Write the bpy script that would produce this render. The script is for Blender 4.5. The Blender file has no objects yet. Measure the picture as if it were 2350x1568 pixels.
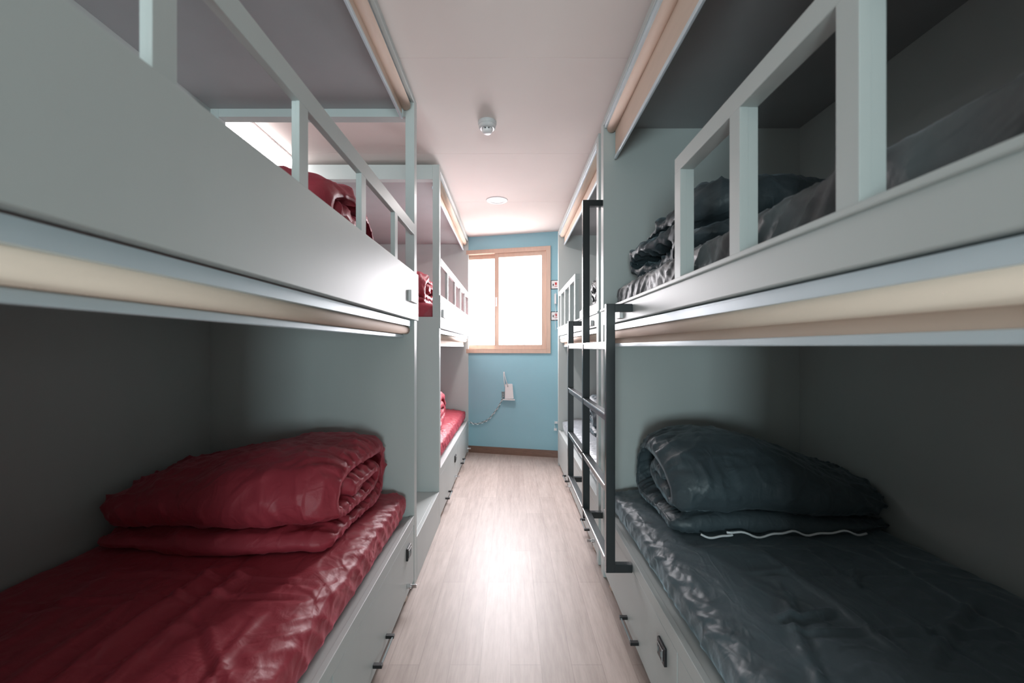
import bpy, bmesh, math, random
import numpy as np
from mathutils import Vector, Matrix

# ------------------------------------------------------------------ camera, world, lights, exposure
SC = bpy.context.scene
COL = SC.collection
cam_d = bpy.data.cameras.new('camera')
cam_d.sensor_width = 36.0
cam_d.lens = 36.0 * 980.0 / 2350.0
cam_d.shift_x = 3.0 / 2350.0
cam_d.shift_y = 13.0 / 2350.0
cam_d.clip_start = 0.02
cam_d.dof.use_dof = True
cam_d.dof.focus_distance = 2.3
cam_d.dof.aperture_fstop = 3.2
cam = bpy.data.objects.new('camera', cam_d)
cam.location = (0, 0, 1.2)
cam.rotation_euler = (math.radians(90), 0, 0)
COL.objects.link(cam)
SC.camera = cam

w = bpy.data.worlds.new('world'); SC.world = w; w.use_nodes = True
w.node_tree.nodes['Background'].inputs[0].default_value = (0.75, 0.85, 1.0, 1)
w.node_tree.nodes['Background'].inputs[1].default_value = 1.0

WIN_STRENGTH = 7.5
WIN_SUN = 42.0
FILL = 1.5
REAR_FILL = 118.0
LEFTK = 0.80
DOWN = 13.0
SC.view_settings.view_transform = 'Standard'
SC.view_settings.look = 'None'
SC.view_settings.gamma = 1.0
SC.view_settings.use_curve_mapping = False
SC.view_settings.exposure = 0.0
SC.cycles.max_bounces = 14
SC.cycles.diffuse_bounces = 8
SC.cycles.sample_clamp_indirect = 8.0

def area(name, loc, rot, sx, sy, power, color, spread=180):
    l = bpy.data.lights.new(name, 'AREA'); l.shape = 'RECTANGLE'; l.size = sx; l.size_y = sy
    l.energy = power; l.color = color; l.spread = math.radians(spread)
    o = bpy.data.objects.new(name, l); o.location = loc; o.rotation_euler = rot; COL.objects.link(o)
    return o

def wall_y(x): return 4.77 - 0.25 * x
WA = math.atan(0.25)                      # the far wall is skewed
# daylight pressing through the frosted panes (just inside the glass, facing the room)
area('window_daylight', (-0.141 - 0.10 * math.sin(WA), wall_y(-0.141) - 0.12, 1.62), (math.radians(-66), 0, -WA), 1.0, 0.85, WIN_SUN, (1.0, 0.95, 1.0), 132)
d_ = area('downlight_lamp', (-0.118, 3.66, 2.44), (0, 0, 0), 0.10, 0.10, DOWN, (1.0, 0.93, 0.92)); d_.data.shape = 'DISK'; d_.location.z = 2.435
# added overhead fill behind the camera, without a ceiling fixture
area('added_overhead_fill', (0.0, -0.7, 2.40), (0, 0, 0), 0.9, 0.5, FILL, (0.80, 0.95, 1.0))
# two added fill lamps behind the camera lift the bunk interiors; no opening there
area('added_rear_fill', (-1.1, -4.3, 0.80), (math.radians(90), 0, 0), 0.8, 1.1, REAR_FILL, (0.78, 0.97, 1.0))
area('added_rear_fill', (1.1, -4.3, 0.80), (math.radians(90), 0, 0), 0.8, 1.1, REAR_FILL * LEFTK, (0.78, 0.97, 1.0))

# ------------------------------------------------------------------ materials
def nmat(name): 
    m = bpy.data.materials.new(name); m.use_nodes = True
    nt = m.node_tree; b = nt.nodes['Principled BSDF']
    return m, nt, b
def noise_color(nt, b, col, amt, scale, vec_scale=(1, 1, 1), detail=4):
    tc = nt.nodes.new('ShaderNodeTexCoord'); mp = nt.nodes.new('ShaderNodeMapping')
    mp.inputs['Scale'].default_value = vec_scale
    nz = nt.nodes.new('ShaderNodeTexNoise'); nz.inputs['Scale'].default_value = scale; nz.inputs['Detail'].default_value = detail
    rp = nt.nodes.new('ShaderNodeValToRGB')
    rp.color_ramp.elements[0].position = .3; rp.color_ramp.elements[1].position = .7
    rp.color_ramp.elements[0].color = tuple(c * (1 - amt) for c in col) + (1,)
    rp.color_ramp.elements[1].color = tuple(min(1, c * (1 + amt)) for c in col) + (1,)
    nt.links.new(tc.outputs['Object'], mp.inputs[0]); nt.links.new(mp.outputs[0], nz.inputs['Vector'])
    nt.links.new(nz.outputs['Fac'], rp.inputs[0]); nt.links.new(rp.outputs[0], b.inputs['Base Color'])
    return mp, nz
def simple(name, col, rough=.5, metal=0, amt=.04, scale=6, vs=(1, 1, 1), bump=0, spec=.5):
    m, nt, b = nmat(name)
    mp, nz = noise_color(nt, b, col, amt, scale, vs)
    b.inputs['Roughness'].default_value = rough; b.inputs['Metallic'].default_value = metal
    b.inputs['Specular IOR Level'].default_value = spec
    if bump:
        bp = nt.nodes.new('ShaderNodeBump'); bp.inputs['Strength'].default_value = bump; bp.inputs['Distance'].default_value = .002
        nt.links.new(nz.outputs['Fac'], bp.inputs['Height']); nt.links.new(bp.outputs[0], b.inputs['Normal'])
    return m
def emis(name, col, strength):
    m, nt, b = nmat(name)
    b.inputs['Base Color'].default_value = (.8, .8, .8, 1)
    b.inputs['Emission Color'].default_value = tuple(col) + (1,)
    b.inputs['Emission Strength'].default_value = strength
    b.inputs['Roughness'].default_value = .3
    return m
def cloth(name, col, rough, sheen=.3, fine=.25, spec=.5):
    m, nt, b = nmat(name)
    b.inputs['Base Color'].default_value = tuple(col) + (1,)
    b.inputs['Roughness'].default_value = rough
    b.inputs['Sheen Weight'].default_value = sheen
    b.inputs['Sheen Roughness'].default_value = .35
    b.inputs['Sheen Tint'].default_value = tuple(min(1, c * 4 + .05) for c in col) + (1,)
    b.inputs['Specular IOR Level'].default_value = spec
    tc = nt.nodes.new('ShaderNodeTexCoord')
    n1 = nt.nodes.new('ShaderNodeTexNoise'); n1.inputs['Scale'].default_value = 14; n1.inputs['Detail'].default_value = 5; n1.inputs['Distortion'].default_value = 1.2
    n2 = nt.nodes.new('ShaderNodeTexWave'); n2.inputs['Scale'].default_value = 300
    nt.links.new(tc.outputs['Object'], n1.inputs['Vector']); nt.links.new(tc.outputs['Object'], n2.inputs['Vector'])
    b1 = nt.nodes.new('ShaderNodeBump'); b1.inputs['Strength'].default_value = fine; b1.inputs['Distance'].default_value = .012
    nt.links.new(n1.outputs['Fac'], b1.inputs['Height'])
    prevn = None
    for sc_, dist_, mp_, st_, dm_ in ((3.2, 1.6, (1, 1, 1), .30, .009), (8, 1.8, (1.0, .5, .8), .22, .004)):
        mpn = nt.nodes.new('ShaderNodeMapping'); mpn.inputs['Scale'].default_value = mp_; mpn.inputs['Rotation'].default_value = (.3, .2, .5)
        nn = nt.nodes.new('ShaderNodeTexNoise'); nn.inputs['Scale'].default_value = sc_; nn.inputs['Detail'].default_value = 1.5; nn.inputs['Distortion'].default_value = dist_
        m1 = nt.nodes.new('ShaderNodeMath'); m1.operation = 'SUBTRACT'; m1.inputs[1].default_value = .5
        m2 = nt.nodes.new('ShaderNodeMath'); m2.operation = 'ABSOLUTE'
        m3 = nt.nodes.new('ShaderNodeMapRange'); m3.inputs[1].default_value = 0; m3.inputs[2].default_value = .10; m3.inputs[3].default_value = 1; m3.inputs[4].default_value = 0
        m3.interpolation_type = 'SMOOTHSTEP'
        nt.links.new(tc.outputs['Object'], mpn.inputs[0]); nt.links.new(mpn.outputs[0], nn.inputs['Vector'])
        nt.links.new(nn.outputs['Fac'], m1.inputs[0]); nt.links.new(m1.outputs[0], m2.inputs[0]); nt.links.new(m2.outputs[0], m3.inputs[0])
        bb = nt.nodes.new('ShaderNodeBump'); bb.inputs['Strength'].default_value = st_; bb.inputs['Distance'].default_value = dm_
        nt.links.new(m3.outputs[0], bb.inputs['Height'])
        if prevn: nt.links.new(prevn.outputs[0], bb.inputs['Normal'])
        prevn = bb
    nt.links.new(prevn.outputs[0], b1.inputs['Normal'])
    b2 = nt.nodes.new('ShaderNodeBump'); b2.inputs['Strength'].default_value = .05; b2.inputs['Distance'].default_value = .0005
    nt.links.new(n2.outputs['Fac'], b2.inputs['Height']); nt.links.new(b1.outputs[0], b2.inputs['Normal'])
    nt.links.new(b2.outputs[0], b.inputs['Normal'])
    return m

M = {}
M['board'] = simple('grey_laminate', (.49, .53, .525), .45, amt=.035, scale=3, vs=(1, 1, .25), bump=.03)
M['board_edge'] = simple('pale_edge_band', (.55, .575, .575), .35, amt=.02)
M['roof'] = simple('grey_roof_board', (.35, .36, .37), .5, amt=.03)
M['rail_metal'] = simple('silver_blind_rail', (.66, .76, .82), .3, metal=.15, amt=.03)
M['blind'] = simple('beige_blind_fabric', (.66, .52, .43), .8, amt=.04, scale=30, vs=(1, .15, 1))
M['ladder'] = simple('dark_powder_coated_steel', (.012, .018, .021), .27, amt=.12, scale=20, spec=.8)
M['rung'] = simple('satin_ladder_rung', (.16, .18, .19), .3, metal=.4, amt=.06, spec=.8)
M['rung_trim'] = simple('bright_rung_nosing', (.75, .76, .78), .2, metal=.8, amt=.03)
M['red'] = cloth('burgundy_satin', (.36, .042, .062), .5, .3, .3, .4)
M['dark'] = cloth('charcoal_satin', (.055, .076, .088), .46, .4, .3, .4)
M['dark_sheet'] = cloth('charcoal_sheet', (.095, .128, .146), .44, .45, .3, .4)
M['dark_sheet2'] = cloth('charcoal_satin_sheet', (.095, .104, .110), .50, .4, .3, .45)
M['pale_sheet'] = cloth('grey_sheet', (.30, .33, .36), .45, .4, .2)
M['silver_cloth'] = cloth('silvery_grey_mattress_cover', (.12, .125, .13), .40, .5, .5)
M['piping'] = simple('white_piping', (.75, .78, .8), .5, amt=.03)
M['black'] = simple('black_plastic', (.012, .013, .015), .4, amt=.1)
M['white'] = simple('white_plastic', (.80, .79, .80), .4, amt=.02)
M['chrome'] = simple('chrome', (.75, .76, .78), .15, metal=1, amt=.03)
M['ceiling'] = simple('pale_ceiling_board', (.83, .75, .72), .9, amt=.02, scale=2, spec=.08)
M['wall'] = simple('taupe_side_wall', (.27, .25, .235), .8, amt=.03, scale=3)
M['blue'] = simple('blue_wall', (.30, .535, .625), .65, amt=.025, scale=2.2, bump=.05)
M['wood_frame'] = simple('pinkish_wood_window_frame', (.60, .42, .335), .45, amt=.05, scale=5, vs=(8, 8, 1))
M['base'] = simple('brown_baseboard', (.20, .115, .085), .45, amt=.15, scale=6, vs=(1, 6, 12))
M['glass'] = emis('frosted_daylit_pane', (1, .995, 1), WIN_STRENGTH)
M['tube'] = emis('lit_linear_lamp', (1, .95, .95), 11.0)
M['sign_red'] = simple('red_print', (.55, .03, .03), .5, amt=.05)
M['cord'] = simple('grey_cord', (.22, .27, .28), .5, amt=.1)
M['cordw'] = simple('white_cord', (.75, .77, .78), .5, amt=.05)
M['bulb'] = emis('lit_downlight_bulb', (1, .96, .94), 6.0)
M['dl'] = simple('downlight_reflector', (.85, .83, .83), .25, metal=.2, amt=.02)
M['det'] = simple('smoke_detector_plastic', (.60, .60, .61), .4, amt=.03)

def floor_mat():
    m, nt, b = nmat('bleached_oak_floor')
    tc = nt.nodes.new('ShaderNodeTexCoord'); mp = nt.nodes.new('ShaderNodeMapping')
    mp.inputs['Rotation'].default_value = (0, 0, math.radians(90))
    nt.links.new(tc.outputs['Object'], mp.inputs[0])
    br = nt.nodes.new('ShaderNodeTexBrick')
    br.inputs['Color1'].default_value = (.50, .415, .37, 1); br.inputs['Color2'].default_value = (.43, .35, .31, 1)
    br.inputs['Mortar'].default_value = (.34, .27, .23, 1)
    br.inputs['Scale'].default_value = 1; br.inputs['Mortar Size'].default_value = .0012
    br.inputs['Brick Width'].default_value = .9; br.inputs['Row Height'].default_value = .115; br.inputs['Bias'].default_value = .1
    br.offset = .37
    nt.links.new(mp.outputs[0], br.inputs['Vector'])
    mp2 = nt.nodes.new('ShaderNodeMapping'); mp2.inputs['Scale'].default_value = (9, .8, 1)
    nt.links.new(tc.outputs['Object'], mp2.inputs[0])
    nz = nt.nodes.new('ShaderNodeTexNoise'); nz.inputs['Scale'].default_value = 6; nz.inputs['Detail'].default_value = 8; nz.inputs['Roughness'].default_value = .65
    nt.links.new(mp2.outputs[0], nz.inputs['Vector'])
    rp = nt.nodes.new('ShaderNodeValToRGB'); rp.color_ramp.elements[0].position = .3; rp.color_ramp.elements[1].position = .72
    rp.color_ramp.elements[0].color = (.74, .70, .68, 1); rp.color_ramp.elements[1].color = (1.1, 1.1, 1.12, 1)
    nt.links.new(nz.outputs['Fac'], rp.inputs[0])
    mx = nt.nodes.new('ShaderNodeMix'); mx.data_type = 'RGBA'; mx.blend_type = 'MULTIPLY'; mx.inputs[0].default_value = 1
    nt.links.new(br.outputs['Color'], mx.inputs[6]); nt.links.new(rp.outputs[0], mx.inputs[7])
    nt.links.new(mx.outputs[2], b.inputs['Base Color'])
    b.inputs['Roughness'].default_value = .46
    b.inputs['Specular IOR Level'].default_value = .75
    bp = nt.nodes.new('ShaderNodeBump'); bp.inputs['Strength'].default_value = .12; bp.inputs['Distance'].default_value = .001
    nt.links.new(nz.outputs['Fac'], bp.inputs['Height']); nt.links.new(bp.outputs[0], b.inputs['Normal'])
    return m
M['floor'] = floor_mat()

# ------------------------------------------------------------------ helpers
def organ(ob, mat, parent=None, smooth=False):
    COL.objects.link(ob)
    if isinstance(mat, (list, tuple)):
        for m_ in mat: ob.data.materials.append(m_)
    else: ob.data.materials.append(mat)
    if parent is not None: ob.parent = parent
    if smooth:
        for p in ob.data.polygons: p.use_smooth = True
    return ob
def world_origin(parent):
    o = Vector((0, 0, 0)); p = parent
    while p is not None:
        o += p.location; p = p.parent
    return o
def from_bm(name, bm, mat, parent=None, smooth=False):
    """link a bmesh given in world coordinates as ONE object below parent"""
    off = world_origin(parent)
    if parent is None:
        # object origin at the thing's base centre
        xs = [v.co for v in bm.verts]
        lo = Vector((min(c.x for c in xs), min(c.y for c in xs), min(c.z for c in xs)))
        hi = Vector((max(c.x for c in xs), max(c.y for c in xs), max(c.z for c in xs)))
        off = Vector(((lo.x + hi.x) / 2, (lo.y + hi.y) / 2, lo.z))
    bmesh.ops.translate(bm, verts=bm.verts, vec=-off)
    me = bpy.data.meshes.new(name); bm.to_mesh(me); bm.free()
    ob = bpy.data.objects.new(name, me)
    organ(ob, mat, parent, smooth)
    if parent is None: ob.location = off
    return ob
def add_box(bm, x0, x1, y0, y1, z0, z1, bev=.0015, mi=0, skew=0):
    x0, x1 = sorted((x0, x1)); y0, y1 = sorted((y0, y1)); z0, z1 = sorted((z0, z1))
    r = bmesh.ops.create_cube(bm, size=1)
    vs = r['verts']
    for v in vs:
        v.co = Vector((x0 + (v.co.x + .5) * (x1 - x0), y0 + (v.co.y + .5) * (y1 - y0), z0 + (v.co.z + .5) * (z1 - z0)))
    es = list({e for v in vs for e in v.link_edges})
    fs = list({f for v in vs for f in v.link_faces})
    if bev:
        r2 = bmesh.ops.bevel(bm, geom=es, offset=bev, segments=2, affect='EDGES', profile=.5)
        fs = list({f for f in bm.faces if f.material_index == 0 and f.is_valid}) if False else r2['faces'] + [f for f in fs if f.is_valid]
    if mi:
        for f in fs:
            if f.is_valid: f.material_index = mi
    return fs
def add_cyl(bm, p0, p1, r0, r1=None, seg=20, mi=0, caps=True):
    p0 = Vector(p0); p1 = Vector(p1); r1 = r0 if r1 is None else r1
    d = p1 - p0
    q = d.to_track_quat('Z', 'Y').to_matrix().to_4x4()
    mt = Matrix.Translation((p0 + p1) / 2) @ q
    r = bmesh.ops.create_cone(bm, cap_ends=caps, segments=seg, radius1=r0, radius2=r1, depth=d.length, matrix=mt)
    if mi:
        for f in {f for v in r['verts'] for f in v.link_faces}: f.material_index = mi
def add_tube(bm, pts, r, seg=8, mi=0):
    pts = [Vector(p) for p in pts]; rings = []
    for i, p in enumerate(pts):
        t = (pts[min(i + 1, len(pts) - 1)] - pts[max(i - 1, 0)]).normalized()
        a = t.cross(Vector((0, 0, 1)));
        if a.length < .05: a = t.cross(Vector((1, 0, 0)))
        a.normalize(); b = t.cross(a).normalized()
        rings.append([bm.verts.new(p + (a * math.cos(2 * math.pi * k / seg) + b * math.sin(2 * math.pi * k / seg)) * r) for k in range(seg)])
    for i in range(len(rings) - 1):
        for k in range(seg):
            f = bm.faces.new((rings[i][k], rings[i][(k + 1) % seg], rings[i + 1][(k + 1) % seg], rings[i + 1][k])); f.material_index = mi
    bm.faces.new(rings[0][::-1]).material_index = mi; bm.faces.new(rings[-1]).material_index = mi
def add_lathe(bm, c, prof, seg=40, mi=0):
    rings = []
    for r, z in prof:
        if r < 1e-5: rings.append([bm.verts.new((c[0], c[1], c[2] + z))])
        else: rings.append([bm.verts.new((c[0] + r * math.cos(2 * math.pi * k / seg), c[1] + r * math.sin(2 * math.pi * k / seg), c[2] + z)) for k in range(seg)])
    for a, b in zip(rings[:-1], rings[1:]):
        for k in range(seg):
            k2 = (k + 1) % seg
            vs = [a[k % len(a)], a[k2 % len(a)], b[k2 % len(b)], b[k % len(b)]]
            u = []
            for v in vs:
                if v not in u: u.append(v)
            if len(u) > 2:
                try: bm.faces.new(u).material_index = mi
                except ValueError: pass
def boxes(name, lst, mat, parent=None, bev=.0015):
    bm = bmesh.new()
    for b in lst: add_box(bm, *b[:6], bev=bev, mi=b[6] if len(b) > 6 else 0)
    return from_bm(name, bm, mat, parent)
def thing(name, label, cat, loc, group=None):
    o = bpy.data.objects.new(name, None); o.empty_display_size = .1
    o.location = loc; COL.objects.link(o); o['label'] = label; o['category'] = cat
    if group: o['group'] = group
    return o
def tag(o, label, cat, group=None):
    o['label'] = label; o['category'] = cat
    if group: o['group'] = group
    return o
def struct(o):
    o['kind'] = 'structure'; return o

# vectorised gradient noise (2 and 3 inputs)
_rng = np.random.RandomState(7)
_perm = np.concatenate([_rng.permutation(256)] * 3)
_grad = _rng.normal(size=(256, 3)); _grad /= np.linalg.norm(_grad, axis=1)[:, None]
def pn(x, y, z=0.0, seed=0):
    x = np.asarray(x, float) + seed * 17.31; y = np.asarray(y, float) + seed * 5.77; z = np.asarray(z, float) + x * 0 + seed * 3.1
    xi = np.floor(x).astype(int); yi = np.floor(y).astype(int); zi = np.floor(z).astype(int)
    xf = x - xi; yf = y - yi; zf = z - zi
    f = lambda t: t * t * t * (t * (t * 6 - 15) + 10)
    u, v, w_ = f(xf), f(yf), f(zf)
    def g(dx, dy, dz):
        h = _perm[(_perm[(_perm[(xi + dx) & 255] + yi + dy) & 255] + zi + dz) & 255]
        gr = _grad[h]
        return gr[..., 0] * (xf - dx) + gr[..., 1] * (yf - dy) + gr[..., 2] * (zf - dz)
    l = lambda a, b, t: a + (b - a) * t
    return 1.6 * l(l(l(g(0, 0, 0), g(1, 0, 0), u), l(g(0, 1, 0), g(1, 1, 0), u), v),
                   l(l(g(0, 0, 1), g(1, 0, 1), u), l(g(0, 1, 1), g(1, 1, 1), u), v), w_)
def ridge(n, p=2.0): return np.clip(1 - np.abs(n) * 2.2, 0, 1) ** p
def sstep(a, b, x):
    t = np.clip((x - a) / (b - a), 0, 1); return t * t * (3 - 2 * t)

# ------------------------------------------------------------------ room shell
def poly_prism(name, pts, z0, z1, mat, parent=None):
    bm = bmesh.new()
    a = [bm.verts.new((p[0], p[1], z0)) for p in pts]; b = [bm.verts.new((p[0], p[1], z1)) for p in pts]
    bm.faces.new(a[::-1]); bm.faces.new(b)
    for i in range(len(pts)):
        j = (i + 1) % len(pts); bm.faces.new((a[i], a[j], b[j], b[i]))
    bmesh.ops.recalc_face_normals(bm, faces=bm.faces)
    return from_bm(name, bm, mat, parent)
XW = 1.56; H = 2.46; YB = -4.5
yl, yr = wall_y(-XW), wall_y(XW)
struct(poly_prism('floor', [(-XW - .12, YB - .1), (XW + .12, YB - .1), (XW + .12, yr + .2), (-XW - .12, yl + .2)], -.08, 0, M['floor']))
# ceiling: boards with fine joints
cl = struct(poly_prism('ceiling', [(-XW - .12, YB - .1), (XW + .12, YB - .1), (XW + .12, yr + .2), (-XW - .12, yl + .2)], H + .002, H + .1, M['ceiling']))
seams = [-.9, .95, 1.86, 2.78, 3.7, 4.62]
prev = YB
bm = bmesh.new()
for k, yy in enumerate(seams + [yl]):
    y1 = yy - .0012
    def cy(x, y): return min(y, wall_y(x))
    pts = [(-XW, prev), (XW, min(prev, wall_y(XW))), (XW, cy(XW, y1)), (-XW, cy(-XW, y1))]
    if pts[1][1] < pts[2][1] - 1e-4 or pts[0][1] < pts[3][1]:
        # clip by skewed wall
        poly = []
        for (x, y) in [(-XW, prev), (XW, prev), (XW, y1), (-XW, y1)]: poly.append((x, y))
        out = []
        for i in range(4):
            a_, b_ = poly[i], poly[(i + 1) % 4]
            fa, fb = wall_y(a_[0]) - a_[1], wall_y(b_[0]) - b_[1]
            if fa >= 0: out.append(a_)
            if fa * fb < 0:
                t = fa / (fa - fb); out.append((a_[0] + t * (b_[0] - a_[0]), a_[1] + t * (b_[1] - a_[1])))
        if len(out) >= 3:
            va = [bm.verts.new((p[0], p[1], H)) for p in out]; vb = [bm.verts.new((p[0], p[1], H + .004)) for p in out]
            bm.faces.new(va[::-1]); bm.faces.new(vb)
            for i in range(len(out)): bm.faces.new((va[i], va[(i + 1) % len(out)], vb[(i + 1) % len(out)], vb[i]))
    prev = yy + .0012
bmesh.ops.recalc_face_normals(bm, faces=bm.faces)
from_bm('ceiling_board', bm, M['ceiling'], cl)
struct(boxes('wall_left', [(-XW - .1, -XW, YB - .1, yl + .1, 0, H)], M['wall'], bev=0))
struct(boxes('wall_right', [(XW, XW + .1, YB - .1, yr + .1, 0, H)], M['wall'], bev=0))
struct(boxes('wall_near', [(-XW, XW, YB - .1, YB, 0, H)], M['wall'], bev=0))
# far wall with window opening, skewed
WL, WR, WB, WT = -.715, .433, 1.133, 2.303
def skew_box(bm, x0, x1, n0, n1, z0, z1, mi=0, bev=0):
    """box whose front follows the far wall; n0..n1 = distance into the room (positive = towards camera)"""
    fs = add_box(bm, x0, x1, 0, 1, z0, z1, bev=0, mi=mi)
    vs = {v for f in fs if f.is_valid for v in f.verts}
    for v in vs: v.co.y = wall_y(v.co.x) - (n0 if v.co.y < .5 else n1)
    if bev:
        es = list({e for v in vs for e in v.link_edges})
        r = bmesh.ops.bevel(bm, geom=es, offset=bev, segments=2, affect='EDGES')
        for f in r['faces']: f.material_index = mi
bm = bmesh.new()
skew_box(bm, -XW, WL, 0, -.15, 0, H); skew_box(bm, WR, XW, 0, -.15, 0, H)
skew_box(bm, WL, WR, 0, -.15, 0, WB); skew_box(bm, WL, WR, 0, -.15, WT, H)
bmesh.ops.recalc_face_normals(bm, faces=bm.faces)
struct(from_bm('wall_back', bm, M['blue']))
bm = bmesh.new(); skew_box(bm, -XW + .001, XW - .02, .0, .014, 0, .075, bev=.002)
bmesh.ops.recalc_face_normals(bm, faces=bm.faces)
struct(from_bm('baseboard_back', bm, M['base']))

# window_1: frame, two sashes with panes, handle
win = bpy.data.objects.new('window_1', None); win.location = ((WL + WR) / 2, wall_y((WL + WR) / 2), WB); COL.objects.link(win); struct(win)
def frame_part(name, x0, x1, z0, z1, wd, n0, n1, mat, parent):
    bm = bmesh.new()
    skew_box(bm, x0, x0 + wd, n0, n1, z0, z1, bev=.002); skew_box(bm, x1 - wd, x1, n0, n1, z0, z1, bev=.002)
    skew_box(bm, x0 + wd - .001, x1 - wd + .001, n0, n1, z0, z0 + wd, bev=.002); skew_box(bm, x0 + wd - .001, x1 - wd + .001, n0, n1, z1 - wd, z1, bev=.002)
    bmesh.ops.recalc_face_normals(bm, faces=bm.faces)
    return from_bm(name, bm, mat, parent)
frame_part('window_frame', WL, WR, WB, WT, .045, -.12, .022, M['wood_frame'], win)
MS = -.141
s1 = frame_part('sash', MS - .04, WR - .045, WB + .045, WT - .045, .048, -.035, -.002, M['wood_frame'], win)
s2 = frame_part('sash', WL + .045, MS + .035, WB + .045, WT - .045, .048, -.085, -.05, M['wood_frame'], win)
for s_, x0, x1, n in ((s1, MS - .04, WR - .045, -.02), (s2, WL + .045, MS + .035, -.07)):
    bm = bmesh.new(); skew_box(bm, x0 + .045, x1 - .045, n, n - .006, WB + .09, WT - .09)
    bmesh.ops.recalc_face_normals(bm, faces=bm.faces)
    from_bm('pane', bm, M['glass'], s_)
bm = bmesh.new(); skew_box(bm, MS - .03, MS - .012, -.002, .012, 1.66, 1.76, bev=.003)
from_bm('sash_handle', bm, M['white'], s1)

# ------------------------------------------------------------------ bunk beds
XF = .483      # plane of the bed fronts
XI = 1.505     # inner face of the back boards
def sock_plate(name, s, x, y0, y1, z0, z1, parent, black):
    """socket plate on a board facing the aisle"""
    bm = bmesh.new()
    if not black:
        add_box(bm, s * (x - .014), s * (x + .001), y0, y1, z0, z1, bev=.002)
        return from_bm(name, bm, M['white'], parent)
    add_box(bm, s * (x - .009), s * (x + .001), y0, y1, z0, z1, bev=.002, mi=0)
    m_ = (y1 - y0) * .16
    add_box(bm, s * (x - .012), s * (x - .008), y0 + m_, y1 - m_, z0 + m_, z1 - m_, bev=.001, mi=1)
    for k in (-.2, .2):
        yc = (y0 + y1) / 2 + k * (y1 - y0)
        add_box(bm, s * (x - .0135), s * (x - .0115), yc - .0035, yc + .0035, (z0 + z1) / 2 - .008, (z0 + z1) / 2 + .008, bev=0, mi=2)
    return from_bm(name, bm, [M['black'] if black else M['white'], M['white'], M['cord']], parent)
def drawer(s, y0, y1, ztop, hy, ly, parent):
    d = boxes('drawer', [(s * (XF + .002), s * (XF + .02), y0, y1, .035, ztop),
                         (s * (XF + .02), s * 1.2, y0 + .02, y0 + .032, .05, ztop - .06), (s * (XF + .02), s * 1.2, y1 - .032, y1 - .02, .05, ztop - .06)], M['board'], parent)
    for yy in (hy - .077, hy + .077):
        h = boxes('handle_bracket', [(s * (XF - .03), s * (XF + .002), yy - .008, yy + .008, .069, .081)], M['black'], d, bev=.001)
        h['label'] = 'black handle bracket'
    bm = bmesh.new(); add_box(bm, s * (XF - .028), s * (XF - .022), hy - .07, hy + .07, .072, .078, bev=.001)
    b_ = from_bm('handle_bar', bm, M['cord'], d)
    bm = bmesh.new()
    add_cyl(bm, (s * XF, ly, .08), (s * (XF - .016), ly, .08), .011); add_cyl(bm, (s * (XF - .016), ly, .08), (s * (XF - .02), ly, .08), .007)
    add_box(bm, s * (XF - .042), s * (XF - .02), ly - .0015, ly + .0015, .072, .088, bev=.0005)
    k = from_bm('lock', bm, M['chrome'], d); k['label'] = 'chrome cam lock with its key in it'
    for yy in (y0 + .12, y1 - .12):
        bm = bmesh.new()
        add_cyl(bm, (s * (XF + .022), yy - .008, .0165), (s * (XF + .022), yy + .008, .0165), .0165)
        add_box(bm, s * (XF + .012), s * (XF + .032), yy - .010, yy + .010, .026, .036, bev=0)
        from_bm('caster', bm, M['wood_frame'], d)
    return d

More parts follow.
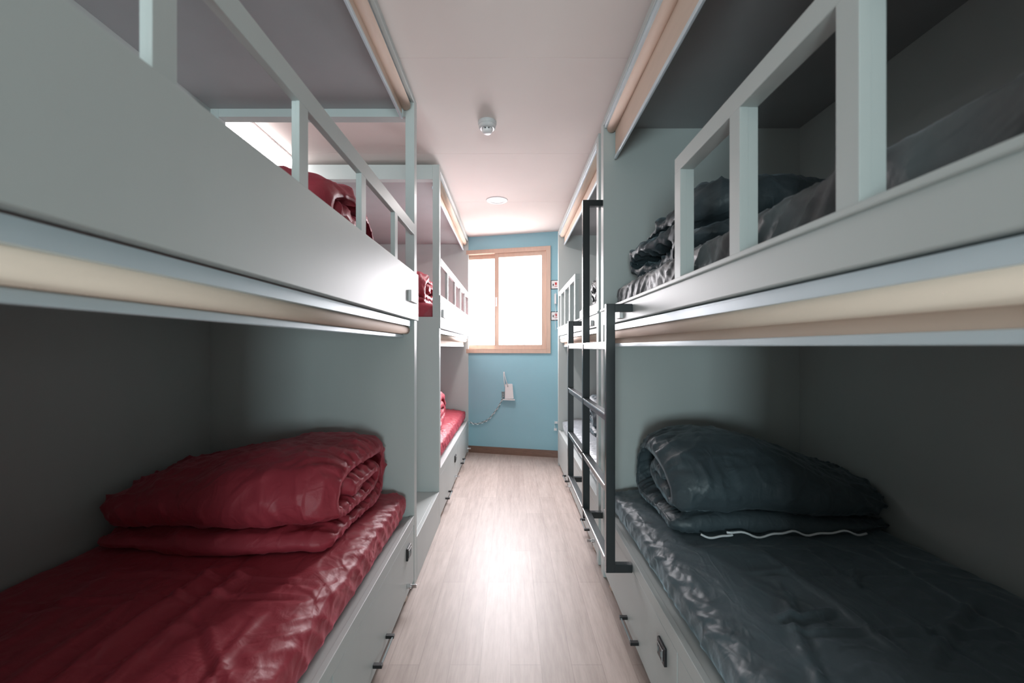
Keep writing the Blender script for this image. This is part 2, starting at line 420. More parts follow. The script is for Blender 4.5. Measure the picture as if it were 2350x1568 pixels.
def bunk(s, y0, y1, top, roof_u, zb0, zb1, label, group, near_full, far_full, posts, rail_end, box_y, box_z, plate_y, drawers, rail_z=(1.762, 1.815), led=.36, pt=.019, near_t=.055, far_t=.055, lid=False, rail_start=None, top_rail_h=.04):
    root = thing('bunk_bed', label, 'bunk bed', (s * 1.0, (y0 + y1) / 2, 0), group)
    B = M['board']
    yn, yf = y0 + near_t, y1 - far_t
    # end panels
    for (ya, yb, full) in ((y0, yn, near_full), (yf, y1, far_full)):
        hgt = top if full else 1.405
        boxes('end_panel', [(s * XF, s * (XI + .02), ya, yb, 0, hgt)], B, root, bev=.002)
        if not full:
            boxes('corner_post', [(s * XF, s * (XF + .045), ya, yb, hgt - .001, top)], B, root)
            boxes('corner_post', [(s * (XI - .04), s * (XI + .02), ya, yb, hgt - .001, top)], B, root)
            boxes('end_top_rail', [(s * (XF + .045), s * (XI - .04), ya, yb, roof_u - top_rail_h, top - .001)], B, root)
    # back board
    boxes('back_board', [(s * XI, s * (XI + .019), yn, yf, 0, top - .005)], B, root)
    # roof board
    boxes('roof_board', [(s * (XF + .076), s * XI, yn, yf, roof_u, top - .004)], M['roof'], root)
    boxes('fascia', [(s * XF, s * (XF + .018), yn, yf, top - .028, top)], M['board'], root)
    # lower platform and rail
    boxes('lower_rail', [(s * (XF + .001), s * (XF + .021), yn, yf, led - .048, led)], B, root)
    boxes('lower_platform', [(s * (XF + .021), s * XI, yn, yf, led - .03, led - .008)], B, root)
    for (a, b, hy, ly) in drawers: drawer(s, a, b, led - .051, hy, ly, root)
    # upper platform and side board
    boxes('upper_platform', [(s * (XF + .03), s * XI, yn, yf, zb0 + .015, zb0 + .035)], B, root)
    if not lid:
        sb = boxes('side_board', [(s * (XF - .008), s * (XF + .016), y0 + .002, y1 + .004, zb0, zb1)], B, root, bev=.002)
        boxes('platform_edge', [(s * (XF + .016), s * (XF + .03), yn, yf, zb0 + .003, zb0 + .035)], B, root)
    else:
        sb = boxes('side_board', [(s * (XF + .001), s * (XF + .03), y0 + .002, y1 - .002, zb0, zb1 - .012),
                                  (s * (XF - .006), s * (XF + .032), y0 + .002, y1 - .002, zb1 - .013, zb1)], B, root, bev=.003)
    sock_plate('outlet', s, XF - .008 if not lid else XF, box_y[0], box_y[1], box_z[0], box_z[1], sb, False)
    if plate_y:
        dr = [c for c in root.children if c.name.startswith('drawer')]
        tgt = dr[-1]
        for d_ in dr:
            ys = [v.co.y + world_origin(d_).y for v in d_.data.vertices]
            if min(ys) <= plate_y[0] <= max(ys): tgt = d_
        sock_plate('outlet', s, XF + .002, plate_y[0], plate_y[1], .205, .262, tgt, True)
    # guard rail
    gx0, gx1 = (XF - .002, XF - .002 + pt) if not lid else (XF + .004, XF + .004 + pt)
    rs = rail_start if rail_start is not None else yn
    boxes('guard_rail', [(s * gx0, s * gx1, rs, rail_end, rail_z[0], rail_z[1])], B, root)
    for p in posts:
        # narrow upright with a raised front strip, as on the built bed
        boxes('guard_post', [(s * gx0, s * (gx0 + pt * .45), p, p + .043, zb1 - .001, rail_z[0]),
                             (s * (gx0 + pt * .45), s * gx1, p + .0015, p + .0415, zb1 - .001, rail_z[0])], B, root, bev=.001)
    return root

L1 = bunk(-1, .13, 2.195, 2.455, 2.395, 1.335, 1.572,
     'grey bunk bed on the left nearest the viewer, tall upper side board, burgundy bedding', 'grey bunk beds along the aisle',
     False, False, [.573, .972, 1.377, 1.775], 2.14, (1.985, 2.13), (1.415, 1.468), (1.98, 2.045),
     [(.19, 1.16, .55, .95), (1.165, 2.135, 1.585, 2.0)], led=.356)
L2 = bunk(-1, 2.886, 4.93, 2.435, 2.375, 1.328, 1.553,
     'grey bunk bed on the left beside the window wall, burgundy bedding', 'grey bunk beds along the aisle',
     False, True, [3.25, 3.69, 4.10, 4.48], 4.875, (2.95, 3.06), (1.405, 1.46), (3.68, 3.75),
     [(2.945, 3.905, 3.255, 3.70), (3.91, 4.875, 4.215, 4.72)], led=.365)
R1 = bunk(1, .2, 2.285, 2.385, 2.34, 1.313, 1.40,
     'grey bunk bed on the right nearest the viewer, low upper rail, charcoal bedding', 'grey bunk beds along the aisle',
     True, True, [.30, .597, .908, 1.226], 1.269, (1.84, 1.90), (1.325, 1.358), (1.325, 1.39),
     [(.26, 1.24, .74, .4), (1.245, 2.225, 1.70, 1.27)], rail_z=(1.712, 1.757), lid=True, pt=.04, far_t=.06, rail_start=.26)
R2 = bunk(1, 2.35, 4.37, 2.378, 2.33, 1.313, 1.40,
     'grey bunk bed on the right beyond the ladder, next to the wall signs', 'grey bunk beds along the aisle',
     True, True, [3.23, 3.52, 3.83, 4.13], 4.31, (2.50, 2.56), (1.325, 1.358), None,
     [(2.405, 3.345, 2.71, 2.47), (3.35, 4.31, 3.655, 3.43)], rail_z=(1.712, 1.757), lid=True, pt=.035, rail_start=3.23)

# ------------------------------------------------------------------ roller blinds
def blind(s, y0, y1, zh, zt, rt, zbar, label, headx=.497, tx=.522, hh=.028):
    root = thing('roller_blind', label, 'roller blind', (s * tx, (y0 + y1) / 2, zbar), 'rolled up beige blinds on the bunk openings')
    boxes('head_rail', [(s * headx, s * (headx + .045), y0, y1, zh, zh + .006), (s * headx, s * (headx + .016), y0, y1, zh - hh + .006, zh + .001)], M['rail_metal'], root, bev=.0008)
    bm = bmesh.new(); add_cyl(bm, (s * tx, y0 + .01, zt), (s * tx, y1 - .008, zt), rt, seg=32)
    t = from_bm('fabric_roll', bm, M['blind'], root)
    for p in t.data.polygons: p.use_smooth = len(p.vertices) == 4
    bm = bmesh.new()
    bm.free()
    for a, b in ((y0 + .0, y0 + .012), (y1 - .01, y1)):
        bm = bmesh.new(); add_cyl(bm, (s * tx, a, zt), (s * tx, b, zt), rt * .92, seg=32)
        from_bm('end_cap', bm, M['blind'], root)
    fx = tx + rt * .75
    boxes('fabric', [(s * fx, s * (fx + .0012), y0 + .015, y1 - .012, zbar + .004, zt)], M['blind'], root, bev=0)
    boxes('bottom_bar', [(s * (fx - .005), s * (fx + .007), y0 + .012, y1 - .010, zbar, zbar + .018)], M['rail_metal'], root, bev=.003)
    return root
blind(-1, .20, 2.13, 1.325, 1.285, .021, 1.246, 'rolled beige blind under the upper bunk of the near left bed', headx=.496)
blind(-1, .20, 2.13, 2.446, 2.405, .024, 2.332, 'rolled beige blind at the ceiling on the near left bed', headx=.502, hh=.02)
blind(-1, 2.95, 4.865, 1.318, 1.278, .021, 1.205, 'rolled beige blind under the upper bunk of the far left bed', headx=.496)
blind(-1, 2.95, 4.865, 2.426, 2.385, .024, 2.30, 'rolled beige blind at the ceiling on the far left bed', headx=.502, hh=.02)
blind(1, .265, 2.215, 1.303, 1.266, .022, 1.202, 'rolled beige blind under the upper bunk of the near right bed', headx=.496)
blind(1, .265, 2.215, 2.350, 2.335, .024, 2.170, 'beige blind hanging a little open above the near right upper bunk', headx=.488, hh=.02)
blind(1, 2.412, 4.305, 1.303, 1.266, .022, 1.202, 'rolled beige blind under the upper bunk of the far right bed', headx=.496)
blind(1, 2.412, 4.305, 2.343, 2.328, .024, 2.225, 'beige blind hanging a little open above the far right upper bunk', headx=.488, hh=.02)

# ------------------------------------------------------------------ bedding
def rounded_grid_box(lo, hi, r, step):
    """dense rounded box: returns verts (n,3), normals (n,3), quads"""
    lo = np.array(lo, float); hi = np.array(hi, float)
    n = [max(4, int(round((hi[k] - lo[k]) / step[k]))) for k in range(3)]
    key = {}; V = []; F = []
    def vid(i, j, k):
        t = (i, j, k)
        if t not in key: key[t] = len(V); V.append(t)
        return key[t]
    for k in (0, n[2]):
        for i in range(n[0]):
            for j in range(n[1]):
                q = [vid(i, j, k), vid(i + 1, j, k), vid(i + 1, j + 1, k), vid(i, j + 1, k)]
                F.append(q if k else q[::-1])
    for j in (0, n[1]):
        for i in range(n[0]):
            for k in range(n[2]):
                q = [vid(i, j, k), vid(i + 1, j, k), vid(i + 1, j, k + 1), vid(i, j, k + 1)]
                F.append(q[::-1] if j else q)
    for i in (0, n[0]):
        for j in range(n[1]):
            for k in range(n[2]):
                q = [vid(i, j, k), vid(i, j + 1, k), vid(i, j + 1, k + 1), vid(i, j, k + 1)]
                F.append(q if i else q[::-1])
    P = lo + np.array(V, float) / np.array(n) * (hi - lo)
    rr = np.minimum(r, (hi - lo) / 2 - 1e-4)
    Q = np.clip(P, lo + rr, hi - rr)
    D = P - Q; L = np.linalg.norm(D / rr, axis=1)
    Dn = D / rr; nz = L > 1e-9
    N = np.zeros_like(P); N[nz] = Dn[nz] / L[nz][:, None]
    # keep flat areas flat: points with one component on the border
    P = Q + N * rr
    return P, N, F
def mesh_obj(name, P, F, mat, parent=None, smooth=True, origin=None):
    off = world_origin(parent) if parent is not None else np.array([(P[:, 0].min() + P[:, 0].max()) / 2, (P[:, 1].min() + P[:, 1].max()) / 2, P[:, 2].min()])
    off = np.array(off)
    me = bpy.data.meshes.new(name); me.from_pydata((P - off).tolist(), [], F); me.update()
    ob = bpy.data.objects.new(name, me); organ(ob, mat, parent, smooth)
    if parent is None: ob.location = Vector(off)
    return ob
def seg_ridge(x, y, a, b, amp, wd, asym=0):
    ax, ay = a; bx_, by = b
    dx, dy = bx_ - ax, by - ay; L = math.hypot(dx, dy)
    t = ((x - ax) * dx + (y - ay) * dy) / (L * L)
    d = ((x - ax) * dy - (y - ay) * dx) / L
    fade = sstep(-.1, .12, t) * (1 - sstep(.85, 1.1, t))
    prof = np.exp(-(d / wd) ** 2) - .55 * np.exp(-((d - wd * 1.7) / (wd * 1.2)) ** 2)
    return 1.7 * amp * prof * fade
def mattress(s, y0, y1, z0, z1, mat, label, creases=(), flat_y=(1.36, 2.14), seed=0, step=(.014, .014, .012), xa=.516, xb=1.49, ruche=1.0, name='mattress', cat='mattress'):
    P, N, F = rounded_grid_box((xa, y0, z0), (xb, y1, z1), np.array([.055, .05, .055]), step)
    x, y, z = P[:, 0].copy(), P[:, 1].copy(), P[:, 2].copy()
    up = np.clip(N[:, 2], 0, 1); flat = (np.abs(N).sum(1) < 1e-6)
    fl_ = flat_y
    topf = np.where((z > z1 - 1e-6), 1.0, sstep(.2, 1, up))
    side = sstep(z0 + .01, z0 + .04, z) * (1 - topf)
    d = np.zeros_like(x)
    # broad sag towards the edges, waviness of the sheet
    d += topf * (-.016 * np.exp(-((x - xa) / .10) ** 2) - .010 * np.exp(-((y1 - y) / .12) ** 2))
    d += topf * (.006 * pn(x * 3, y * 2.2, 0, seed + 1) + .0035 * pn(x * 9, y * 5, 0, seed + 2))
    wv = x + .05 * pn(x * 4, y * 4, 0, seed + 3); wy = y + .06 * pn(x * 3 + 7, y * 3, 0, seed + 4)
    d += topf * .0040 * ridge(pn(wv * 4, wy * 9, 0, seed + 5), 5) * (.4 + sstep(.0, .5, pn(x * 2, y * 2, 1, seed)))
    d += topf * .0032 * ridge(pn(wv * 10, wy * 3.5, 0, seed + 6), 5)
    for c in creases: d += topf * seg_ridge(wv * .4 + x * .6, wy * .4 + y * .6, *c)
    # ruched fabric by the front edge: short folds across the edge
    nearf = np.exp(-((x - xa) / .12) ** 2) * ruche
    d += nearf * (side + topf) * .007 * (ridge(pn(y * 11 + z * 9 + x * 9, x * 3 + z * 3 + y * 2, 0, seed + 8), 3.0) - .3)
    d += nearf * (side + topf) * .0028 * (ridge(pn(y * 26 - z * 18 - x * 14, z * 5 + x * 4, 0, seed + 9), 2.5) - .25)
    endf = np.exp(-((y1 - y) / .10) ** 2) * ruche
    d += endf * (side + topf) * .007 * (ridge(pn(x * 14, z * 6 + y * 4, 0, seed + 10), 2.2) - .35)
    if fl_ is not None:
        k_ = sstep(fl_[0] - .05, fl_[0], y) * (1 - sstep(fl_[1], fl_[1] + .05, y)) * sstep(.53, .60, x) * topf
        d = d * (1 - k_) + np.minimum(d, -.004) * k_
    NN = N.copy(); NN[flat] = (0, 0, 1); 
    sidef = flat & (z < z1 - 1e-6)
    NN[sidef] = 0
    NN[np.abs(z - z0) < 1e-9] = 0
    # flat side faces
    on = lambda v, c: np.abs(v - c) < 1e-6
    m_ = on(x, xa) & (z < z1 - .001); NN[m_] = (-1, 0, 0)
    m_ = on(y, y1) & (z < z1 - .001); NN[m_] = (0, 1, 0)
    m_ = on(y, y0) & (z < z1 - .001); NN[m_] = (0, -1, 0)
    P = P + NN * d[:, None]
    P[:, 0] *= s
    if s < 0: F = [f[::-1] for f in F]
    o = mesh_obj(name, P, F, mat)
    tag(o, label, cat, 'mattresses in fitted sheets')
    return o

def smooth_path(pts, n):
    pts = np.array(pts, float); m = len(pts)
    out = []
    for i in range(m - 1):
        p0 = pts[max(i - 1, 0)]; p1 = pts[i]; p2 = pts[i + 1]; p3 = pts[min(i + 2, m - 1)]
        for t in np.linspace(0, 1, 16, endpoint=False):
            out.append(.5 * ((2 * p1) + (-p0 + p2) * t + (2 * p0 - 5 * p1 + 4 * p2 - p3) * t * t + (-p0 + 3 * p1 - 3 * p2 + p3) * t ** 3))
    out.append(pts[-1]); out = np.array(out)
    L = np.concatenate([[0], np.cumsum(np.linalg.norm(np.diff(out, axis=0), axis=1))])
    q = np.linspace(0, L[-1], n)
    return np.stack([np.interp(q, L, out[:, 0]), np.interp(q, L, out[:, 1])], 1), q
def duvet(s, x0, x1, zbase, path, th, mat, label, seed=0, n=170, m=84, dy=0, wall_drop=.25, taper=2.6, zs=1.0, edge_bow=.04, amp=1.0, twist=0.0, aisle_flare=0.0, pp=9):
    """folded duvet: a padded strip following `path` (depth, height), swept across the bed from x0 (aisle) to x1 (wall)"""
    C, q = smooth_path(path, n)
    T = np.gradient(C, axis=0); T /= np.linalg.norm(T, axis=1)[:, None]
    Nn = np.stack([-T[:, 1], T[:, 0]], 1)
    # thickness profile along the strip, rounded at its two ends
    e = np.minimum(q, q[-1] - q) / (th * .5)
    thp = th * .5 * np.sqrt(1 - (1 - np.clip(e, 0, 1)) ** 2 * .97)
    ring_c = np.concatenate([C, C[::-1]]); ring_n = np.concatenate([Nn, -Nn[::-1]])
    ring_t = np.concatenate([thp, thp[::-1]]); ring_q = np.concatenate([q, q[::-1]])
    R = len(ring_c)
    ts = np.linspace(0, 1, m); ts = .5 - .5 * np.cos(ts * math.pi) * (1) ; ts = ts * .6 + np.linspace(0, 1, m) * .4
    P = []
    cz = C[:, 1].min() - th * .5
    cy = (C[:, 0].min() + C[:, 0].max()) / 2
    for t in ts:
        ea = (1 - t) ; eb = t
        k = (1 - ea ** (pp * 2)) ** .5 * (1 - eb ** (taper * 2)) ** .5
        k = max(k, .34)
        gath = 1 - .16 * math.exp(-t / .045) - .10 * math.exp(-(1 - t) / .06)
        sc = 1 - wall_drop * sstep(.35, 1, t)
        scy = 1 - .10 * sstep(.5, 1, t) + aisle_flare * (1 - sstep(0, .3, t))
        yy = cy + ((ring_c[:, 0] - cy) * scy + ring_n[:, 0] * ring_t * k) * gath
        zz = cz + (ring_c[:, 1] - cz) * sc + ring_n[:, 1] * ring_t * k * sc
        zz = cz + (zz - cz) * (1 - (1 - gath) * .8)
        wob = .016 * np.array([math.sin(9 * t + seed), math.cos(7 * t + seed * 2)])
        bow = edge_bow * (pn(ring_q * 2.3, t * 0 + .5, 0, seed + 20)) * (1 if t < .5 else .8)
        xx = x0 + (x1 - x0) * t + bow * (1 - 2 * min(t, 1 - t)) ** 3 * (-1 if t < .5 else 1) * np.ones(R)
        yy = yy + wob[0] * .5 + twist * (t - .5)
        P.append(np.stack([xx, yy + dy, zbase + (zz - cz) * zs + abs(wob[1]) * .2 * (zz - cz)], 1))
    P = np.array(P)                      # m,R,3
    # outward direction by finite differences
    dR = np.roll(P, -1, 1) - np.roll(P, 1, 1); dM = np.gradient(P, axis=0)
    Nr = np.cross(dR, dM); Nr /= (np.linalg.norm(Nr, axis=2)[..., None] + 1e-9)
    cen = P.mean(axis=1, keepdims=True)
    tq = np.repeat(ts[:, None], R, 1); qq = np.repeat(ring_q[None], m, 0)
    sgn = np.concatenate([np.zeros(n), np.ones(n)])[None] * 11.3 + np.zeros((m, 1))
    if np.mean(np.einsum('mrk,rk->mr', Nr[m // 2:m // 2 + 1, :, 1:], ring_n)) < 0: Nr = -Nr
    edge = np.exp(-tq / .16) + np.exp(-(1 - tq) / .20)
    X = P[..., 0]
    d = amp * (.016 * pn(X * 4.5, qq * 3.6, sgn, seed) + .006 * pn(X * 11, qq * 9, sgn, seed + 1))
    # gathers running from the ends into the cloth
    qw = qq + .05 * pn(X * 5, qq * 5, sgn, seed + 2)
    d += amp * edge * .017 * (ridge(pn(X * 3.2, qw * 15, sgn, seed + 3), 1.8) - .35)
    d += amp * (.35 + edge) * .0085 * (ridge(pn(X * 7 + qw * 4, qw * 17 - X * 5, sgn, seed + 4), 2.5) - .2)
    d += amp * .007 * ridge(pn(X * 8 + qw * 6, qw * 5 - X * 4, sgn, seed + 5), 4)
    d *= sstep(0, .03, tq + .012) * np.clip(np.concatenate([thp, thp[::-1]])[None] / (th * .5), .15, 1)
    P = P + Nr * d[..., None]
    P[..., 2] = np.maximum(P[..., 2], zbase + .0015)
    if s < 0: P[..., 0] *= -1
    V = P.reshape(-1, 3); F = []
    for i in range(m - 1):
        for j in range(R):
            a, b = i * R + j, i * R + (j + 1) % R
            F.append((a, b, b + R, a + R))
    # close both ends with strips between the two sides
    for base, flip in ((0, False), ((m - 1) * R, True)):
        for j in range(n - 1):
            a, b, c, d_ = base + j, base + j + 1, base + R - 2 - j, base + R - 1 - j
            f = (a, d_, c, b); F.append(f[::-1] if flip else f)
    o = mesh_obj('duvet', V, F, mat)
    bm = bmesh.new(); bm.from_mesh(o.data); bmesh.ops.recalc_face_normals(bm, faces=bm.faces); bm.to_mesh(o.data); bm.free()
    for p in o.data.polygons: p.use_smooth = True
    tag(o, label, 'duvet', 'folded duvets on the beds')
    return o

PATH_L = [(1.41, .036), (1.60, .034), (1.85, .034), (2.0, .045), (2.075, .10), (2.075, .19), (2.01, .252), (1.86, .27), (1.66, .268),
          (1.52, .243), (1.455, .19), (1.455, .135), (1.51, .103), (1.65, .104), (1.80, .112), (1.90, .13), (1.925, .165), (1.87, .192),
          (1.74, .196), (1.64, .19), (1.60, .172), (1.65, .158), (1.76, .156)]
PATH_R = [(1.60, .034), (1.78, .034), (1.95, .036), (2.08, .05), (2.13, .12), (2.11, .21), (2.03, .265), (1.88, .283), (1.74, .262), (1.64, .20),
          (1.62, .135), (1.68, .103), (1.80, .108), (1.92, .13), (1.95, .17), (1.90, .20), (1.80, .20), (1.75, .18)]
PATH_U = [(1.30, .036), (1.55, .034), (1.85, .034), (2.04, .04), (2.10, .085), (2.04, .125), (1.80, .118), (1.55, .12), (1.40, .135), (1.37, .175), (1.45, .21), (1.65, .20), (1.86, .19), (1.98, .175)]
# mattresses
cr_left = [((.80, .5), (.84, 1.5), .012, .022), ((.93, .5), (.93, 1.5), .010, .02), ((.62, 1.20), (1.35, 1.16), .0055, .009), ((.62, 1.28), (1.3, 1.30), .005, .008),
           ((.60, .90), (.82, 1.12), .006, .008), ((1.0, .6), (1.05, 1.2), .006, .02), ((.62, .8), (.66, 1.1), .006, .01), ((1.2, .8), (1.22, 1.4), .006, .03)]
cr_right = [((.70, 1.12), (.86, 1.16), .008, .010), ((.66, .9), (.80, 1.3), .006, .012), ((.9, 1.0), (.86, 1.5), .007, .015), ((1.02, 1.25), (1.10, 1.36), .008, .008),
            ((1.05, .9), (1.03, 1.5), .005, .012), ((.75, 1.36), (1.3, 1.35), .004, .008), ((.7, 1.08), (1.3, 1.05), .005, .009), ((.95, .95), (1.3, 1.2), .006, .012),
            ((1.2, .7), (1.25, 1.5), .005, .02)]
mattress(-1, .20, 2.12, .349, .505, M['red'], 'burgundy sheeted mattress on the lower bunk nearest the viewer at left', cr_left, seed=3, step=(.011, .011, .010))
mattress(1, .275, 2.205, .353, .490, M['dark_sheet'], 'charcoal sheeted mattress on the lower bunk nearest the viewer at right', cr_right, seed=11, step=(.011, .011, .010), ruche=1.0, flat_y=(1.55, 2.2))
mattress(-1, .20, 2.12, 1.371, 1.54, M['red'], 'burgundy mattress on the upper bunk nearest the viewer at left', seed=21, step=(.03, .03, .02))
mattress(1, .275, 2.205, 1.349, 1.525, M['dark_sheet2'], 'wrinkled dark grey mattress on the upper bunk nearest the viewer at right', seed=31, step=(.016, .010, .010), xa=.54, ruche=1.2, flat_y=(1.3, 2.2))
mattress(-1, 2.96, 4.855, .358, .505, M['red'], 'bright red sheeted mattress on the lower bunk by the window', seed=41, step=(.018, .016, .014), ruche=1.3, flat_y=(3.35, 4.2))
mattress(-1, 2.96, 4.855, 1.364, 1.52, M['red'], 'burgundy mattress on the upper bunk beyond the open gap', seed=51, step=(.03, .03, .02), flat_y=(2.96, 3.8))
mattress(1, 2.42, 4.295, .353, .490, M['pale_sheet'], 'pale grey sheeted mattress on the lower bunk behind the ladder', seed=61, step=(.018, .016, .014), flat_y=(3.25, 4.0))
mattress(1, 2.42, 4.295, 1.349, 1.515, M['silver_cloth'], 'silvery grey mattress on the upper bunk beyond the ladder', seed=71, step=(.02, .016, .014), xa=.54, flat_y=(2.75, 3.55))
# duvets
duvet(-1, .60, 1.43, .503, PATH_L, .068, M['red'], 'rolled burgundy duvet on the near left lower bunk', seed=1, n=230, m=110, wall_drop=.28, zs=1.0)
dR = duvet(1, .615, 1.47, .488, PATH_R, .070, M['dark'], 'folded charcoal duvet with white piping on the near right lower bunk', seed=5, n=230, m=110, wall_drop=.42, taper=1.8, zs=1.08, amp=.8)
duvet(-1, .64, 1.40, 1.538, PATH_L, .068, M['red'], 'rolled burgundy duvet on the near left upper bunk', seed=8, n=130, m=60, zs=1.05, dy=.0)
duvet(1, .60, 1.44, 1.520, PATH_U, .070, M['dark'], 'folded charcoal duvet on the near right upper bunk', seed=12, n=140, m=70, wall_drop=.2, amp=1.5, edge_bow=.09)
duvet(-1, .60, 1.40, .503, PATH_L, .068, M['red'], 'rolled burgundy duvet on the lower bunk by the window', seed=15, n=110, m=50, dy=2.02)
duvet(-1, .62, 1.40, 1.518, PATH_L, .062, M['red'], 'crumpled burgundy duvet at the end of the far left upper bunk', seed=18, n=110, m=50, dy=1.62, zs=.8, amp=1.6)
duvet(1, .66, 1.40, .488, PATH_R, .066, M['dark'], 'folded charcoal duvet on the lower bunk behind the ladder', seed=22, n=110, m=50, dy=1.75)
duvet(1, .62, 1.40, 1.513, PATH_R, .058, M['silver_cloth'], 'crumpled grey duvet on the far right upper bunk', seed=25, n=110, m=50, dy=1.25, zs=.7, amp=1.5)
# white piping along the lower fold of the near right duvet
bm = bmesh.new()
for (xa_, xb_, ph) in ((.70, .82, 0), (.80, 1.33, 1.3)):
    pts = [(x_, 1.574 + .006 * math.sin(x_ * 23 + ph) + .03 * (x_ - .7), .508 + .008 * math.sin(x_ * 31 + ph) + .004 * math.sin(x_ * 67)) for x_ in np.linspace(xa_, xb_, 40)]
    add_tube(bm, pts, .0042, 6)
pp_ = from_bm('piping', bm, M['piping'], dR, smooth=True); pp_['label'] = 'thin white piping'

# ------------------------------------------------------------------ ladder (three stiles, shared by both right beds)
lad = thing('ladder', 'black steel ladder with three uprights fixed to the right bunk beds', 'ladder', (.40, 2.25, .305))
LX0, LX1 = .378, .414
def stile(y, z0, z1):
    st = boxes('stile', [(LX0, LX1, y, y + .03, z0, z1)], M['ladder'], lad, bev=.002)
    for z in (z0, z1 - .032):
        boxes('mounting_hook', [(LX1 - .001, XF - .0005, y, y + .03, z, z + .032)], M['ladder'], lad, bev=.002)
    return st
stile(1.69, .305, 1.372); stile(2.235, .302, 1.972); stile(2.805, .312, 1.372)
for (ya, yb) in ((1.72, 2.235), (2.265, 2.805)):
    for z in (1.19, .902, .614, .326):
        r_ = boxes('rung', [(LX0 + .003, LX1 - .003, ya - .0005, yb + .0005, z, z + .03)], M['rung'], lad, bev=.002)
        boxes('nosing', [(LX0 - .001, LX0 + .005, ya, yb, z + .024, z + .0315)], M['rung_trim'], r_, bev=.001)

# ------------------------------------------------------------------ low box in the gap between the left beds
sb = thing('step_box', 'low grey box filling the gap between the two left bunk beds', 'storage box', (-1.0, 2.54, 0))
boxes('front_panel', [(-XF, -XF - .02, 2.20, 2.882, 0, .222)], M['board'], sb)
boxes('top_panel', [(-XF - .02, -XI - .04, 2.20, 2.882, .20, .222)], M['board'], sb)
boxes('inner_panel', [(-XI - .02, -XI - .04, 2.20, 2.882, 0, .199)], M['board'], sb)

# ------------------------------------------------------------------ ceiling fittings
# linear lamp along the left wall, seen through the open gap
ll = thing('linear_ceiling_light', 'lit white linear lamp on the ceiling by the left wall, behind the open bunk', 'ceiling light', (-1.50, 2.56, H - .06))
boxes('lamp_base', [(-1.555, -1.44, 2.215, 2.872, H - .012, H)], M['white'], ll)
boxes('diffuser', [(-1.55, -1.445, 2.22, 2.868, H - .06, H - .012)], M['tube'], ll, bev=.008)

sd = thing('smoke_detector', 'round pale smoke detector hanging from the ceiling above the aisle', 'smoke detector', (-.131, 2.39, H - .062))
bm = bmesh.new(); add_lathe(bm, (-.131, 2.39, H), [(.0, 0), (.052, 0), (.052, -.012), (.049, -.018), (.047, -.019), (.046, -.034), (.040, -.040), (.0, -.041)])
bmesh.ops.recalc_face_normals(bm, faces=bm.faces); from_bm('housing', bm, M['det'], sd)
bm = bmesh.new(); add_lathe(bm, (-.131, 2.39, H - .040), [(.0, .0), (.031, .0), (.029, -.012), (.026, -.018), (.022, -.023), (.0, -.026)])
bmesh.ops.recalc_face_normals(bm, faces=bm.faces); from_bm('sensor_dome', bm, M['white'], sd, smooth=True)
for dx in (-.010, .010):
    bm = bmesh.new(); add_cyl(bm, (-.131 + dx, 2.3655, H - .0455), (-.131 + dx, 2.3585, H - .0455), .0035, seg=12); from_bm('vent_hole', bm, M['black'], sd)

dlx, dly = -.118, 3.66
dl = thing('recessed_downlight', 'round white recessed downlight in the ceiling near the window', 'ceiling light', (dlx, dly, H - .006))
bm = bmesh.new(); add_lathe(bm, (dlx, dly, H), [(.065, -.001), (.068, -.006), (.090, -.005), (.094, -.0005), (.065, -.0005)])
bmesh.ops.recalc_face_normals(bm, faces=bm.faces); from_bm('trim_ring', bm, M['white'], dl, smooth=True)
bm = bmesh.new(); add_lathe(bm, (dlx, dly, H), [(.066, -.0015), (.05, -.0012), (.0, -.001)]); from_bm('reflector', bm, M['dl'], dl, smooth=True)
bm = bmesh.new(); add_lathe(bm, (dlx, dly, H), [(.0, -.012), (.028, -.010), (.040, -.005), (.042, -.001)]); from_bm('bulb', bm, M['bulb'], dl, smooth=True)

# ------------------------------------------------------------------ things on the far wall
def wp(x, z, n): return Vector((x, wall_y(x) - n, z))
rt = thing('wifi_router', 'small white wall-mounted router with two raised antennas below the window', 'router', wp(.0, .61, .03))
bm = bmesh.new()
v = [(-.075, .785), (.018, .785), (.030, .63), (-.078, .63)]
lo_, hi_ = [], []
for (x_, z_) in [(-.062, .788), (.020, .792), (.034, .628), (-.066, .622)]:
    lo_.append(bm.verts.new(wp(x_, z_, .003))); hi_.append(bm.verts.new(wp(x_ , z_, .032)))
bm.faces.new(lo_); bm.faces.new(hi_[::-1])
for i in range(4): bm.faces.new((lo_[i], lo_[(i + 1) % 4], hi_[(i + 1) % 4], hi_[i]))
bmesh.ops.recalc_face_normals(bm, faces=bm.faces)
bmesh.ops.bevel(bm, geom=list(bm.edges), offset=.004, segments=2, affect='EDGES')
from_bm('body', bm, M['white'], rt)
bm = bmesh.new(); skew_box(bm, -.088, .044, .001, .052, .612, .622, bev=.002); from_bm('shelf', bm, M['white'], rt)
for (a, b) in ((-.066, -.080), (-.030, -.072)):
    bm = bmesh.new(); add_tube(bm, [wp(a, .76, .036), wp(a + (b - a) * .55, .83, .036), wp(b + .002, .90, .034), wp(b + .002, .925, .034)], .0045, 8); from_bm('antenna', bm, M['white'], rt, smooth=True)

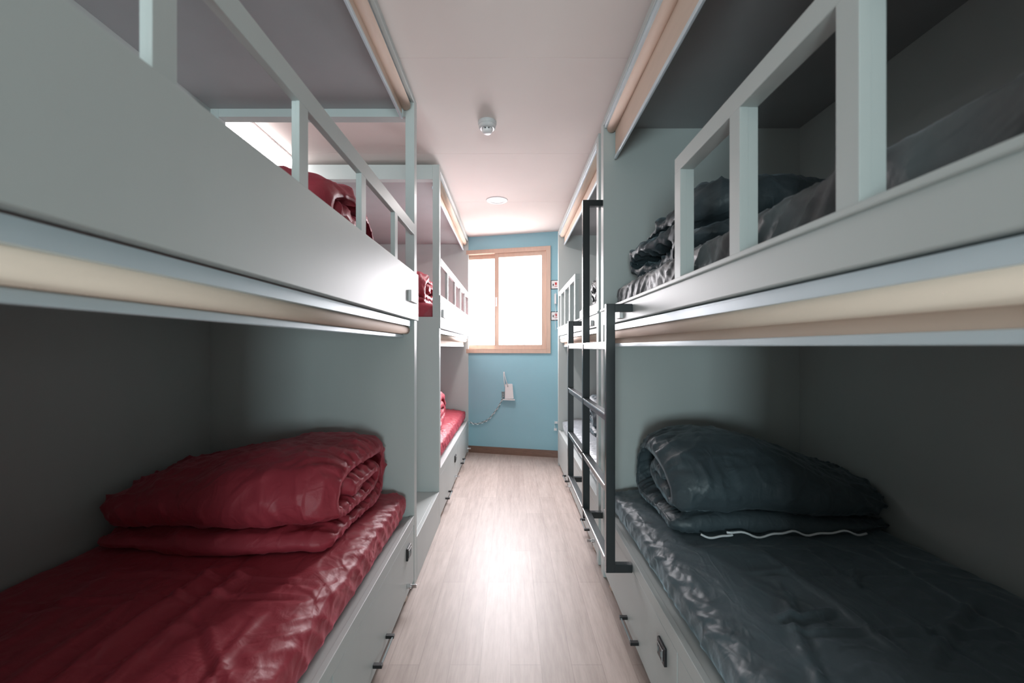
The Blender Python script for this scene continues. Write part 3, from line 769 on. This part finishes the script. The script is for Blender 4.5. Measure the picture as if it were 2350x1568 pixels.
# cord of the router: twisted pair of flexes drooping to the left bed
def droop(t, ph, amp):
    pts_ctl = [(-.082, .66), (-.10, .60), (-.135, .535), (-.185, .46), (-.25, .385), (-.32, .345), (-.40, .325), (-.468, .342)]
    u = t * (len(pts_ctl) - 1); i = min(int(u), len(pts_ctl) - 2); f = u - i
    p0 = pts_ctl[max(i - 1, 0)]; p1 = pts_ctl[i]; p2 = pts_ctl[i + 1]; p3 = pts_ctl[min(i + 2, len(pts_ctl) - 1)]
    c = [.5 * (2 * p1[k] + (p2[k] - p0[k]) * f + (2 * p0[k] - 5 * p1[k] + 4 * p2[k] - p3[k]) * f * f + (3 * p1[k] - p0[k] - 3 * p2[k] + p3[k]) * f ** 3) for k in (0, 1)]
    return wp(c[0] + amp * math.cos(t * 64 + ph) * .5, c[1] + amp * math.sin(t * 64 + ph), .018 + amp * math.cos(t * 64 + ph) * .5)
cd = thing('power_cord', 'grey twisted flex drooping from the router towards the left bunk', 'cord', wp(-.27, .32, .02))
for ph, nm, mt in ((0, 'flex', M['cord']), (math.pi, 'flex', M['cordw'])):
    bm = bmesh.new(); add_tube(bm, [droop(t, ph, .009) for t in np.linspace(0, 1, 120)], .0035, 6); from_bm(nm, bm, mt, cd, smooth=True)
bm = bmesh.new(); skew_box(bm, -.100, -.070, .002, .022, .64, .70, bev=.003); o_ = from_bm('plug', bm, M['cord'], cd)

def sign(z, label):
    sg = thing('wall_sign', label, 'sign', wp(.49, z, .004), 'bordered white signs beside the window')
    bm = bmesh.new(); skew_box(bm, .438, .555, .0005, .006, z, z + .098); from_bm('border', bm, M['ladder'], sg)
    bm = bmesh.new(); skew_box(bm, .444, .549, .006, .0075, z + .007, z + .091); from_bm('face', bm, M['white'], sg)
    bm = bmesh.new()
    a = [wp(.4535, z + .045, .0085), wp(.4725, z + .045, .0085), wp(.463, z + .064, .0085)]
    bm.faces.new([bm.verts.new(p) for p in a]); skew_box(bm, .459, .467, .0076, .0085, z + .033, z + .046)
    from_bm('arrow', bm, M['black'], sg)
    bm = bmesh.new(); skew_box(bm, .480, .502, .0076, .0085, z + .045, z + .073); skew_box(bm, .476, .506, .0076, .0085, z + .028, z + .034); from_bm('red_mark', bm, M['sign_red'], sg)
sign(1.831, 'small white sign with dark border and red mark, upper one right of the window')
sign(1.490, 'small white sign with dark border and red mark, lower one right of the window')
# white cord with a small holder hanging by the right bunk
pc = thing('hanging_cord', 'white cord with a small white grip hanging by the right bunk corner', 'cord', wp(.487, 1.40, .03))
bm = bmesh.new(); add_tube(bm, [wp(.484 + .003 * math.sin(k * .5), 1.79 - k * .014, .03) for k in range(30)], .003, 6); from_bm('cord_line', bm, M['cordw'], pc, smooth=True)
bm = bmesh.new(); skew_box(bm, .474, .492, .001, .036, 1.67, 1.775, bev=.003); from_bm('grip', bm, M['white'], pc)
op = thing('cable_outlet', 'small white cable box low on the blue wall by the right bunk', 'outlet', wp(.487, .33, .005))
bm = bmesh.new(); skew_box(bm, .478, .506, .0005, .02, .372, .392, bev=.002); from_bm('box', bm, M['white'], op)
bm = bmesh.new(); skew_box(bm, .472, .500, .0005, .016, .295, .318, bev=.002); from_bm('cover', bm, M['white'], op)
bm = bmesh.new(); add_tube(bm, [wp(.482, .374, .01), wp(.480, .345, .012), wp(.481, .317, .01)], .003, 6); from_bm('cable', bm, M['cordw'], op, smooth=True)
